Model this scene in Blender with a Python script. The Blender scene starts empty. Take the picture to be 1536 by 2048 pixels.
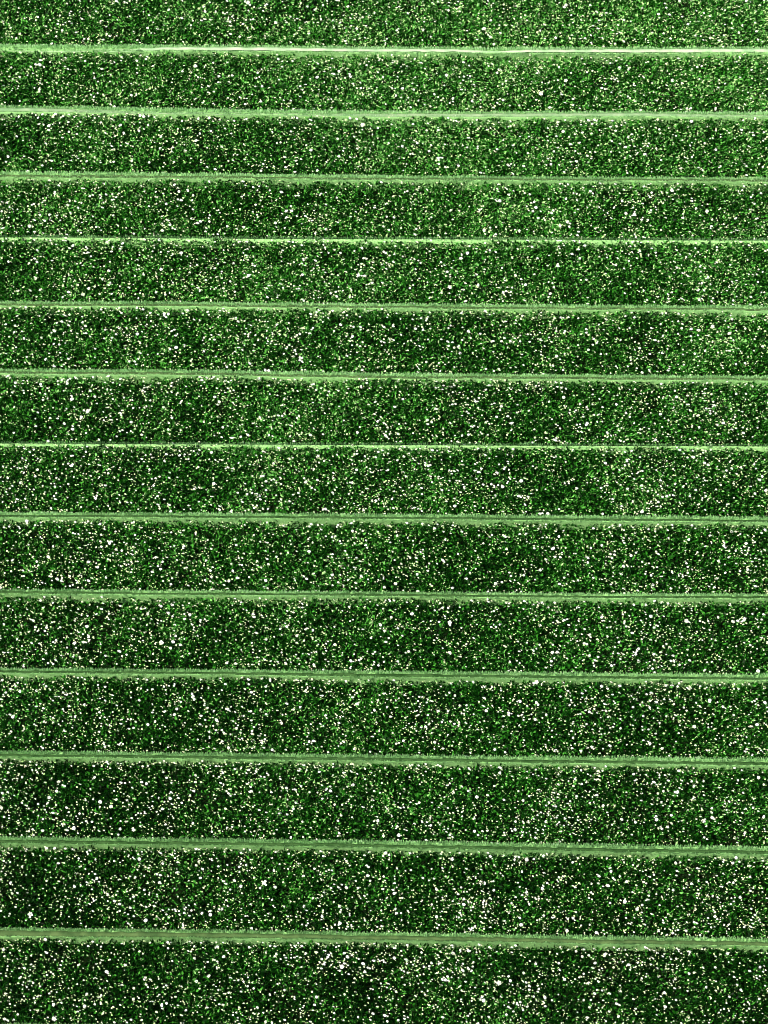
import bpy, math, random
import numpy as np
from mathutils import Vector, Matrix

# ------------------------------------------------------------------ camera
S = bpy.context.scene
COL = S.collection
PITCH = math.radians(60.0)
FPX = 5672.0                      # focal length in photo pixels (1536 wide)
DIST = 51.0
cam_d = bpy.data.cameras.new('camera')
cam = bpy.data.objects.new('camera', cam_d); COL.objects.link(cam)
cam_d.sensor_fit = 'HORIZONTAL'; cam_d.sensor_width = 36.0
cam_d.lens = FPX / 1536.0 * 36.0
cam_d.clip_start = 0.5; cam_d.clip_end = 2000.0
CP = np.array([0.0, -DIST * math.cos(PITCH), DIST * math.sin(PITCH)])
cam.location = CP
cam.rotation_euler = (math.radians(90) - PITCH, 0, 0)
S.camera = cam

# ------------------------------------------------------------------ light
SUN_EL, SUN_AZ = math.radians(55), math.radians(-136)      # azimuth from +Y (away from camera), towards -X
w = bpy.data.worlds.new('World'); S.world = w; w.use_nodes = True
nt = w.node_tree; nt.nodes.clear()
sky = nt.nodes.new('ShaderNodeTexSky'); sky.sky_type = 'NISHITA'; sky.sun_disc = False
sky.sun_elevation = SUN_EL; sky.sun_rotation = SUN_AZ
bg = nt.nodes.new('ShaderNodeBackground'); bg.inputs['Strength'].default_value = 0.05
wo = nt.nodes.new('ShaderNodeOutputWorld')
nt.links.new(sky.outputs[0], bg.inputs['Color']); nt.links.new(bg.outputs[0], wo.inputs['Surface'])
sd = bpy.data.lights.new('sun', 'SUN'); sd.energy = 5.0; sd.angle = math.radians(0.5); sd.color = (1.0, 0.95, 0.83)
sun = bpy.data.objects.new('sun', sd); COL.objects.link(sun)
to_sun = Vector((math.sin(SUN_AZ) * math.cos(SUN_EL), math.cos(SUN_AZ) * math.cos(SUN_EL), math.sin(SUN_EL)))
sun.rotation_euler = to_sun.to_track_quat('Z', 'Y').to_euler(); sun.location = (0, 0, 40)
S.view_settings.view_transform = 'Standard'; S.view_settings.look = 'None'
S.view_settings.gamma = 1.0; S.view_settings.exposure = 0.85
S.cycles.filter_width = 0.9
S.cycles.max_bounces = 5; S.cycles.diffuse_bounces = 3; S.cycles.transmission_bounces = 3

# ------------------------------------------------------------------ helpers
rng = np.random.default_rng(11)

def ground(px, py, z=0.0):
    """photo pixel -> point on the level plane z"""
    px = np.asarray(px, float); py = np.asarray(py, float)
    dx = (px - 768.0) / FPX; dy = (1024.0 - py) / FPX
    sp, cp = math.sin(PITCH), math.cos(PITCH)
    d = np.stack([dx, cp + dy * sp, -sp + dy * cp], -1)
    t = (z - CP[2]) / d[..., 2]
    return CP + d * t[..., None]

def tag(o, label=None, cat=None, group=None, kind=None):
    if label: o['label'] = label
    if cat: o['category'] = cat
    if group: o['group'] = group
    if kind: o['kind'] = kind
    return o

def np_mesh(name, verts, faces_n, mat, attr=None, smooth=False):
    """verts (N,3); faces_n (M,k) with one corner count; attr = per-face floats"""
    me = bpy.data.meshes.new(name)
    M, k = faces_n.shape
    me.vertices.add(len(verts)); me.vertices.foreach_set('co', np.ascontiguousarray(verts, np.float32).ravel())
    me.loops.add(M * k); me.loops.foreach_set('vertex_index', np.ascontiguousarray(faces_n, np.int32).ravel())
    me.polygons.add(M)
    me.polygons.foreach_set('loop_start', np.arange(0, M * k, k, dtype=np.int32))
    me.update(calc_edges=True)
    if attr is not None:
        a = me.attributes.new('tint', 'FLOAT', 'FACE'); a.data.foreach_set('value', np.asarray(attr, np.float32))
    if smooth: me.polygons.foreach_set('use_smooth', np.ones(M, bool))
    me.materials.append(mat)
    return me

def link(name, me, parent=None, loc=(0, 0, 0)):
    o = bpy.data.objects.new(name, me); COL.objects.link(o); o.location = loc
    if parent: o.parent = parent
    return o

# smooth value noise on the ground plane (for clumping)
_tab = rng.random((256, 256))
def vnoise(x, y, s):
    x = x / s + 57.3; y = y / s + 91.7
    xi = np.floor(x).astype(int); yi = np.floor(y).astype(int)
    fx = x - xi; fy = y - yi; fx = fx * fx * (3 - 2 * fx); fy = fy * fy * (3 - 2 * fy)
    g = lambda a, b: _tab[a % 256, b % 256]
    return (g(xi, yi) * (1 - fx) + g(xi + 1, yi) * fx) * (1 - fy) + (g(xi, yi + 1) * (1 - fx) + g(xi + 1, yi + 1) * fx) * fy

# ------------------------------------------------------------------ materials
def mat_new(name):
    m = bpy.data.materials.new(name); m.use_nodes = True
    n = m.node_tree; n.nodes.clear()
    return m, n, n.nodes.new('ShaderNodeOutputMaterial')

def ramp(n, stops, interp='LINEAR'):
    r = n.nodes.new('ShaderNodeValToRGB'); r.color_ramp.interpolation = interp
    e = r.color_ramp.elements
    while len(e) < len(stops): e.new(0.5)
    for i, (p, c) in enumerate(stops):
        e[i].position = p; e[i].color = (*c, 1)
    return r

def leafy(name, stops, rough, spec, trans):
    m, n, out = mat_new(name)
    at = n.nodes.new('ShaderNodeAttribute'); at.attribute_name = 'tint'
    r = ramp(n, stops)
    n.links.new(at.outputs['Fac'], r.inputs[0])
    p = n.nodes.new('ShaderNodeBsdfPrincipled')
    p.inputs['Roughness'].default_value = rough
    p.inputs['Specular IOR Level'].default_value = spec
    n.links.new(r.outputs[0], p.inputs['Base Color'])
    t = n.nodes.new('ShaderNodeBsdfTranslucent')
    n.links.new(r.outputs[0], t.inputs['Color'])
    mx = n.nodes.new('ShaderNodeMixShader'); mx.inputs[0].default_value = trans
    n.links.new(p.outputs[0], mx.inputs[1]); n.links.new(t.outputs[0], mx.inputs[2])
    n.links.new(mx.outputs[0], out.inputs['Surface'])
    return m

M_LEAF = leafy('glint_tinted_leaf', [(0.0, (.001, .012, .001)), (.34, (.004, .045, .002)), (.52, (.026, .18, .013)),
                               (.70, (.07, .30, .036)), (.85, (.19, .50, .12)), (1.0, (.46, .72, .28))], .42, .04, .22)  # palest stops paint leaf glints, blackest ones the shade between leaves
M_GRASS = leafy('pale_grass_blade', [(0.0, (.10, .22, .08)), (.5, (.28, .56, .21)), (.85, (.46, .76, .36)), (1.0, (.58, .82, .48))], .5, .15, .45)
M_PETAL = leafy('white_petal', [(0.0, (.30, .52, .16)), (.2, (.52, .68, .30)), (.4, (.72, .78, .48)), (.6, (.84, .84, .68)), (.8, (.88, .88, .82)), (1.0, (.9, .9, .87))], .5, .3, .25)

def rough_mat(name, c0, c1, scale, rough=.9, bump=.3):
    m, n, out = mat_new(name)
    tc = n.nodes.new('ShaderNodeTexCoord')
    nz = n.nodes.new('ShaderNodeTexNoise'); nz.inputs['Scale'].default_value = scale; nz.inputs['Detail'].default_value = 6
    n.links.new(tc.outputs['Object'], nz.inputs['Vector'])
    r = ramp(n, [(.3, c0), (.7, c1)]); n.links.new(nz.outputs['Fac'], r.inputs[0])
    b = n.nodes.new('ShaderNodeBump'); b.inputs['Strength'].default_value = bump; b.inputs['Distance'].default_value = .01
    n.links.new(nz.outputs['Fac'], b.inputs['Height'])
    p = n.nodes.new('ShaderNodeBsdfPrincipled'); p.inputs['Roughness'].default_value = rough; p.inputs['Specular IOR Level'].default_value = .05
    n.links.new(r.outputs[0], p.inputs['Base Color']); n.links.new(b.outputs[0], p.inputs['Normal'])
    n.links.new(p.outputs[0], out.inputs['Surface'])
    return m
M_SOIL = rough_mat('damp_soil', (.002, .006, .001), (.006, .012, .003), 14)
M_TURF = rough_mat('turf', (.18, .38, .12), (.30, .54, .21), 30)
M_RUT = rough_mat('rut_soil_and_shade', (.012, .04, .008), (.045, .10, .03), 9)  # dark soil colour also paints the shade of a slot built shallow
M_OLIVE = rough_mat('olive_rut_soil_and_shade', (.03, .065, .02), (.08, .13, .045), 7)  # olive soil; on the upper strips it also paints the seam's shade
M_BARE = rough_mat('pale_bare_soil', (.20, .34, .17), (.42, .52, .34), 5)
M_GREY = rough_mat('grey_bare_soil', (.12, .24, .10), (.26, .34, .20), 5)
M_CENTRE = rough_mat('flower_centre', (.55, .45, .12), (.75, .65, .25), 60)

# ------------------------------------------------------------------ where the strips run (edges read off the photograph)
X5 = [0, 384, 768, 1152, 1536]; X7 = [0, 256, 512, 768, 1024, 1280, 1536]
# each: knots, top edge, seam (None: no rut), bottom edge, gap width in photo px at the knots
STR = [
 (X7, [87,88,89,92,93,93,92], [96,97,98,101,102,102,101], [103,105,108,110,112,112,109], [1.5,1.8,3.6,3,1.8,3.4,3.8]),
 (X7, [209,212,217,220,221,221,222], [219,222,225,229,230,229,231], [225,228,232,235,237,238,238], [3.5,2,1.6,2.5,3,3,2]),
 (X7, [340,342,346,349,352,353,353], [351,352,354,357,358,359,360], [358,359,362,364,366,367,367], [2.6,2.6,1.8,1.4,1.4,1.4,1.4]),
 (X7, [470,471,473,473,474,475,476], None, [477,478,480,481,482,483,484], None),
 (X5, [601,602,605,608,610], [608,609,613,616,618], [614,615,620,623,625], [1.4]*5),
 (X5, [736,738,744,747,750], [744,746,753,755,758], [751,753,759,762,765], [1.7]*5),
 (X5, [882,884,885,886,887], None, [890,892,894,896,897], None),
 (X5, [1022,1024,1026,1029,1031], [1031,1033,1035,1038,1041], [1040,1042,1045,1048,1050], [2.2,1.8,1.8,1.8,2]),
 (X5, [1177,1179,1182,1184,1186], [1184,1187,1189,1193,1194], [1194,1196,1199,1202,1204], [1.6]*5),
 (X5, [1335,1337,1340,1343,1346], [1343,1345,1350,1354,1357], [1352,1355,1361,1364,1366], [2,1.8,3.2,2.4,2]),
 (X5, [1500,1504,1508,1511,1514], [1510,1514,1518,1523,1527], [1520,1524,1529,1533,1537], [2,2.4,2.8,3.4,4]),
 (X5, [1672,1675,1680,1686,1692], [1683,1686,1691,1698,1704], [1694,1697,1702,1710,1716], [2.2]*5),
 (X5, [1854,1858,1863,1869,1874], [1867,1870,1875,1882,1888], [1879,1883,1888,1894,1899], [5.5,3,2.6,2.4,2.4]),
 (X5, [2045,2050,2055,2060,2065], [2056,2061,2066,2071,2076], [2069,2074,2079,2084,2089], [2.4]*5),
]
XS_PX = np.linspace(-130, 1666, 600)
ZE = 0.14                               # grass tips, where the edges are read
def ext(knx, kny):
    kny = np.array(kny, float) - 2.5
    y = np.interp(XS_PX, knx, kny)
    a = XS_PX < knx[0]; b = XS_PX > knx[-1]
    y[a] = kny[0] + (XS_PX[a] - knx[0]) * (kny[-1] - kny[0]) / (knx[-1] - knx[0])
    y[b] = kny[-1] + (XS_PX[b] - knx[-1]) * (kny[-1] - kny[0]) / (knx[-1] - knx[0])
    k = np.hanning(61); k /= k.sum()
    return np.convolve(np.pad(y, 30, 'edge'), k, 'valid')
def line(knx, kny, z):
    p = ground(XS_PX, ext(knx, kny), z)
    return p[:, 0], p[:, 1]
class Line:
    def __init__(s, x, y): s.x, s.y = x, y
    def __call__(s, x): return np.interp(x, s.x, s.y)
strips = []
for knx, T, Sm, B, G in STR:
    t = Line(*line(knx, np.array(T) - 3.5, ZE)); b = Line(*line(knx, np.array(B) - 3.5, 0.07))
    x0, x1 = t.x[0], t.x[-1]
    sm = Line(*line(knx, Sm, .10)) if Sm else None
    g = Line(t.x, np.interp(XS_PX, knx, G) * 0.0104) if G else None
    strips.append(dict(t=t, b=b, s=sm, g=g, x0=x0, x1=x1))

# ------------------------------------------------------------------ ground
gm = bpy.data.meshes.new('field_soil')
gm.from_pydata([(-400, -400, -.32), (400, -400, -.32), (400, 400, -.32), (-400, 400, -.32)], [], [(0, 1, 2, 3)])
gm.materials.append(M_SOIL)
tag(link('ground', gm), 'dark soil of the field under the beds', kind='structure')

def ribbon(name, xs, ys, zs, mat, smooth=True):
    """xs (n,), ys (n,m), zs (n,m) : a sheet along x"""
    n, m = ys.shape
    v = np.stack([np.repeat(xs[:, None], m, 1), ys, zs], -1).reshape(-1, 3)
    i = np.arange(n - 1)[:, None] * m + np.arange(m - 1)[None]
    f = np.stack([i, i + m, i + m + 1, i + 1], -1).reshape(-1, 4)[:, ::-1]
    return np_mesh(name, v, f, mat, smooth=smooth)

def kites(base, direc, length, width, fold, mat, tint, name, waist=.45):
    """leaf-like folded quads: base pt, unit direction, length, width"""
    n = len(base)
    r = rng.normal(size=(n, 3)); side = np.cross(direc, r); side /= np.linalg.norm(side, axis=1)[:, None] + 1e-9
    nrm = np.cross(side, direc)
    mid = base + direc * (length * waist)[:, None] + nrm * (fold * width)[:, None]
    tip = base + direc * length[:, None]
    a = mid + side * (width / 2)[:, None]; b = mid - side * (width / 2)[:, None]
    v = np.stack([base, a, tip, b], 1).reshape(-1, 3)
    f = np.arange(n * 4).reshape(n, 4)
    return np_mesh(name, v, f, mat, tint)

# ------------------------------------------------------------------ grass strips
STRIP_LABELS = [
 'topmost grass strip, with a bright bare streak of soil along it',
 'second grass strip from the top, greyish rut wavering along it',
 'third grass strip from the top, faint blurred rut lines in pale green grass',
 'thin pale grass strip without a rut, fourth strip from the top',
 'fifth grass strip from the top, pale green with a fine broken rut line',
 'sixth grass strip from the top, pale with an even thread of rut',
 'thin pale grass strip without a rut, seventh strip from the top',
 'eighth grass strip from the top, below the lower of the two thin strips',
 'ninth grass strip from the top, pale with a narrow dark rut',
 'tenth grass strip from the top, rut smudged wider at its middle',
 'fourth grass strip from the bottom, dull green with rut widening along its length',
 'third grass strip from the bottom, with a crisp wavy dark rut',
 'widest grass strip, with a broad olive rut, next to last from the bottom',
 'grass strip cut off by the bottom edge of the picture',
]
def blade_row(xa, xb, lo, hi, z, name, parent, dens, side, pale=0.):
    L = xb - xa
    xs = np.linspace(xa, xb, 500)
    wid = (hi(xs) - lo(xs)).mean()
    n = int(L * max(wid, .03) * dens)
    x = rng.uniform(xa, xb, n); u = rng.random(n)
    y = lo(x) + (hi(x) - lo(x)) * u
    out = u ** 1.5 if side > 0 else ((1 - u) ** 1.5 if side < 0 else np.abs(u - .5) * 1.4)
    sg = np.sign(u - .5) if side == 0 else side
    d = np.stack([rng.normal(0, .09, n), sg * out * .55 + rng.normal(0, .10, n) * (.25 + .75 * out), np.ones(n)], -1)
    d /= np.linalg.norm(d, axis=1)[:, None]
    ln = rng.uniform(.055, .10, n) * (1 - .35 * out) * (.8 + .4 * vnoise(x, y * 3, .22))
    drop = np.clip(1 - u / .3, 0, 1) * .10 if side <= 0 else 0
    base = np.stack([x, y, z - drop + rng.uniform(-.03, 0, n)], -1)
    if side < 0: ln = ln * (1 - .75 * np.clip((u - .45) / .55, 0, 1) ** 1.5)
    if side > 0: ln = ln * (.75 + .25 * np.clip(u / .4, 0, 1))
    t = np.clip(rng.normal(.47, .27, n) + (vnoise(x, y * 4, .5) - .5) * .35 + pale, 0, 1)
    me = kites(base, d, ln, rng.uniform(.012, .024, n), .1, M_GRASS, t, name)
    return tag(link(name, me, parent), kind='stuff')

for k, st in enumerate(strips):
    x0, x1 = st['x0'], st['x1']
    xs = np.linspace(x0, x1, 700)
    root = bpy.data.objects.new('grass_strip', None); COL.objects.link(root)
    tag(root, STRIP_LABELS[k], 'grass strip', 'pale grass strips between the flower beds')
    cx, cy = 0.0, float((st['t'](0.0) + st['b'](0.0)) / 2)
    root.location = (cx, cy, 0)
    root_inv = (-cx, -cy, 0)
    T, B = st['t'](xs), st['b'](xs)
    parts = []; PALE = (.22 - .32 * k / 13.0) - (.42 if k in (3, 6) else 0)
    hw = Line(xs, T - .035); lw = Line(xs, B + .004)
    if st['s'] is None:
        turf = ribbon('turf', xs, np.stack([B + .03, B + .035, (T + B) / 2, T - .055, T - .04], 1),
                      np.stack([xs * 0 - .3, xs * 0 - .05, xs * 0 - .01, xs * 0 - .03, xs * 0 - .3], 1), M_TURF)
        parts.append(link('turf', turf, root))
        parts.append(blade_row(x0, x1, lw, hw, .03, 'grass_row', root, 6500, 0, PALE))
    else:
        wob = (vnoise(xs, xs * 0 + k * 7.3, .09) - .5) * .020 + (vnoise(xs, xs * 0 + k * 3.1, .9) - .5) * .012
        s = st['s'](xs) + wob; g = st['g'](xs)
        gv = g * (.75 + .5 * vnoise(xs, xs * 0 + k * 5.7, .16))
        gv = gv * (1.15 if k in (0, 1, 12) else (.48 if k < 7 else .62)) + .004
        up, dn = Line(xs, s + gv / 2 + .016), Line(xs, s - gv / 2 - .004)
        z0 = xs * 0
        parts.append(link('turf', ribbon('turf', xs, np.stack([up(xs) + .008, up(xs) + .016, (up(xs) + T) / 2, T - .04, T - .03], 1),
                      np.stack([z0 - .3, z0 - .02, z0 + .04, z0 + .0, z0 - .3], 1), M_TURF), root))
        parts.append(link('turf', ribbon('turf', xs, np.stack([B + .03, B + .035, (B + dn(xs)) / 2, dn(xs) - .006, dn(xs) - .001], 1),
                      np.stack([z0 - .3, z0 + .01, z0 + .05, z0 - .01, z0 - .3], 1), M_TURF), root))
        parts.append(blade_row(x0, x1, up, hw, .03, 'grass_row', root, 6500, 1, PALE))
        parts.append(blade_row(x0, x1, lw, dn, .03, 'grass_row', root, 6500, -1, PALE))
        zr = .055 + 0 * g
        if k == 0:
            q = np.interp(xs, ground(np.array([0, 250, 330, 900, 1000, 1060, 1536]), np.full(7, 100.))[:, 0], [0, .2, .9, 1, .3, .9, .9])
            zr = zr * 0 - .0 + .09 * q; rm = M_BARE
        elif k == 1:
            rm = M_GREY; zr = zr * 0 + .03 + .05 * np.clip((g - .018) / .015, 0, 1)
        else:
            rm = M_OLIVE if (k == 12 or k < 6) else M_RUT
        hg = gv / 2 + .016
        rib = ribbon('rut', xs, np.stack([s - hg, s - hg * .4, s + hg * .4, s + hg], 1),
                     np.stack([zr - .015, zr, zr, zr - .015], 1), rm)
        parts.append(link('bare_track' if k < 2 else 'rut', rib, root))
    for p_ in parts: p_.location = root_inv

# ------------------------------------------------------------------ flower beds
def blossom_mesh(seed, petals):
    """layered cupped petals round a small centre, unit radius"""
    r_ = random.Random(seed); V = []; F = []; tint = []
    for layer, (R, z, n) in enumerate([(1.0, 0, petals), (.66, .2, petals - 1)]):
        off = r_.random() * 6.28
        for i in range(n):
            a = off + i * 2 * math.pi / n + r_.uniform(-.1, .1); wv = math.pi / n * .92
            rr = R * r_.uniform(.86, 1.08); lift = r_.uniform(.1, .35)
            b = len(V)
            V += [(.08 * math.cos(a), .08 * math.sin(a), z),
                  (rr * .7 * math.cos(a - wv), rr * .7 * math.sin(a - wv), z + lift * .6),
                  (rr * math.cos(a - wv * .4), rr * math.sin(a - wv * .4), z + lift),
                  (rr * math.cos(a + wv * .4), rr * math.sin(a + wv * .4), z + lift),
                  (rr * .7 * math.cos(a + wv), rr * .7 * math.sin(a + wv), z + lift * .6)]
            F.append((b, b + 1, b + 2, b + 3, b + 4)); tint.append(r_.uniform(.4, 1))
    me = np_mesh('blossom', np.array(V), np.array(F), M_PETAL, tint)
    return me
BLOSSOMS = [blossom_mesh(i, 5 + i % 3) for i in range(5)]

BED_LABELS = [
 'flower bed above the topmost grass strip, cut off by the top edge',
 'bed of leafy green plants under the strip with the bright bare streak',
 'flower bed between the second and third grass strips from the top',
 'white flecked bed just above the upper of the two thin grass strips',
 'white flecked bed just below the upper of the two thin grass strips',
 'flower bed between the fifth and sixth grass strips from the top',
 'flower bed just above the lower of the two thin grass strips',
 'flower bed just below the lower of the two thin grass strips',
 'flower bed between the eighth and ninth grass strips from the top',
 'dark flower bed with white blossoms, between the ninth and tenth strips',
 'dark flower bed between the tenth and eleventh grass strips from the top',
 'flower bed between the eleventh strip and the strip with crisp wavy rut',
 'dense white flecked bed just above the widest strip with its olive rut',
 'darkest flower bed, below the widest strip, last before the bottom edge',
]
NB = len(strips)
def edge_above(j):      # line the bed j ends at on its far side
    if j == 0:
        t = strips[0]['t']; return Line(t.x, t.y + 1.42)
    b = strips[j - 1]['b']; return Line(b.x, b.y)
LEAFD = 2900
for j in range(NB):
    far = edge_above(j); near_t = strips[j]['t']
    near = Line(near_t.x, near_t.y - .045)
    x0, x1 = near.x[0], near.x[-1]
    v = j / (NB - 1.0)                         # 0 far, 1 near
    root = bpy.data.objects.new('flower_bed', None); COL.objects.link(root)
    tag(root, BED_LABELS[j], 'flower bed', 'flower beds of dark foliage and white blossoms')
    cy = float((far(0.) + near(0.)) / 2); root.location = (0, cy, -.3)
    inv = (0, -cy, .3)
    def top(x, y):
        u = (y - near(x)) / (far(x) - near(x)); u = np.clip(u, 0, 1)
        sh = np.minimum(np.minimum(u, 1 - u) / .10, 1.0); sh = sh * (2 - sh)
        return -.05 + .06 * sh + ((vnoise(x, y, .38) - .5) * .15 + (vnoise(x + 31, y, .12) - .5) * .09) * (.25 + .75 * sh)
    # inner mass of stems and soil
    xs = np.linspace(x0, x1, 260); us = np.linspace(0, 1, 16)
    Y = near(xs)[:, None] + (far(xs) - near(xs))[:, None] * us[None]
    Xg = np.repeat(xs[:, None], 16, 1)
    Z = top(Xg, Y) - .245; Z[:, 0] = -.315; Z[:, -1] = -.315
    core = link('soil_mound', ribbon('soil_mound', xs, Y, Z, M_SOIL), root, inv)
    # leaves
    area = float((far(xs) - near(xs)).mean() * (x1 - x0))
    n = int(area * LEAFD)
    x = rng.uniform(x0, x1, n); u = rng.random(n); y = near(x) + (far(x) - near(x)) * u
    keep = (vnoise(x + 9, y + 4, .22) * .55 + vnoise(x + 3, y + 8, .75) * .45) > rng.random(n) * .55 - .10
    x, y, u = x[keep], y[keep], u[keep]; n = len(x)
    dep = rng.random(n) ** 1.2 * .24
    z = top(x, y) - dep
    lean = np.clip(x / 7.5, -1, 1)
    az = rng.uniform(0, 2 * math.pi, n)
    # plants towards one end lie over sideways
    hx = np.cos(az) + np.clip(lean, 0, 1) * 1.1 * np.sign(rng.normal(.5, 1, n)); hy = np.sin(az) * (1 - .4 * np.clip(lean, 0, 1)) + .2 * hx * np.clip(lean, 0, 1)
    up = rng.uniform(-.15, 1.3, n)
    d = np.stack([hx, hy, up], -1); d /= np.linalg.norm(d, axis=1)[:, None]
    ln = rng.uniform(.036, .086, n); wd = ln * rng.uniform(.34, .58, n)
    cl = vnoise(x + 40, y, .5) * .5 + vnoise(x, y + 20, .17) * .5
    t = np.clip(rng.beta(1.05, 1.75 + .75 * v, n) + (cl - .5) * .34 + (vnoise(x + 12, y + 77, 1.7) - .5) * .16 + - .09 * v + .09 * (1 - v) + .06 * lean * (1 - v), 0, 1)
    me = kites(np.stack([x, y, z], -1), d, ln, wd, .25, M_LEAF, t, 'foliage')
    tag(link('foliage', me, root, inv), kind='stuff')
    # small blossoms; their pale specks also stand in for leaf glints
    nb = int(area * (165 + 95 * v))
    x = rng.uniform(x0, x1, nb * 2); u = rng.random(nb * 2); y = near(x) + (far(x) - near(x)) * u
    keep = (vnoise(x + 70, y + 11, .20) * .5 + vnoise(x + 13, y + 28, .6) * .5) > rng.random(nb * 2) * .85 + .03
    x, y = x[keep][:nb], y[keep][:nb]; nb = len(x)
    z = top(x, y) + rng.uniform(-.01, .05, nb)
    r = np.clip(rng.lognormal(math.log(.0112 + .001 * (1 - v)), .40, nb), .007, .034)
    K = 7
    nr = np.stack([rng.normal(0, .35, nb), rng.normal(-.25, .35, nb), np.ones(nb)], -1); nr /= np.linalg.norm(nr, axis=1)[:, None]
    e1 = np.cross(nr, np.array([.3, 1, .1])); e1 /= np.linalg.norm(e1, axis=1)[:, None]; e2 = np.cross(nr, e1)
    c = np.stack([x, y, z], -1)
    vs = [c + nr * (r * .45)[:, None]]
    ell = rng.uniform(.45, 1.0, nb); a0 = rng.uniform(0, 6.28, nb)
    for i in range(K):
        a = a0 + i * 2 * math.pi / K; rr = r * rng.uniform(.75, 1.15, nb)
        vs.append(c + e1 * (rr * np.cos(a))[:, None] + e2 * (rr * ell * np.sin(a))[:, None])
    V = np.stack(vs, 1).reshape(-1, 3)
    b0 = np.arange(nb)[:, None] * (K + 1)
    F = np.concatenate([np.stack([b0[:, 0], b0[:, 0] + 1 + i, b0[:, 0] + 1 + (i + 1) % K], -1) for i in range(K)])
    tt = np.tile(np.clip((r - .007) / .014 * .6 + rng.normal(.10 - .16 * (1 - v), .20, nb), 0, 1), K)
    tag(link('small_blossoms', np_mesh('small_blossoms', V, F, M_PETAL, tt), root, inv), kind='stuff')
    # the large blossoms one by one
    R = random.Random(100 + j)
    for q in range(36):
        bx = R.uniform(x0 + .4, x1 - .4); bu = R.uniform(.03, .97)
        by = float(near(bx) + (far(bx) - near(bx)) * bu)
        bz = float(top(np.array([bx]), np.array([by]))[0]) + R.uniform(.02, .06)
        o = link('blossom', BLOSSOMS[R.randrange(5)], root, (bx, by - cy, bz + .3))
        sc = min(.046, .021 * math.exp(abs(R.gauss(0, .36)))); o.scale = (sc, sc * R.uniform(.8, 1), sc)
        o.rotation_euler = (R.gauss(.2, .3), R.gauss(0, .3), R.uniform(0, 6.28))

open('/tmp/count.txt','w').write(str((len(S.objects), sum(sum(len(p.vertices)-2 for p in m.polygons) for m in bpy.data.meshes))))
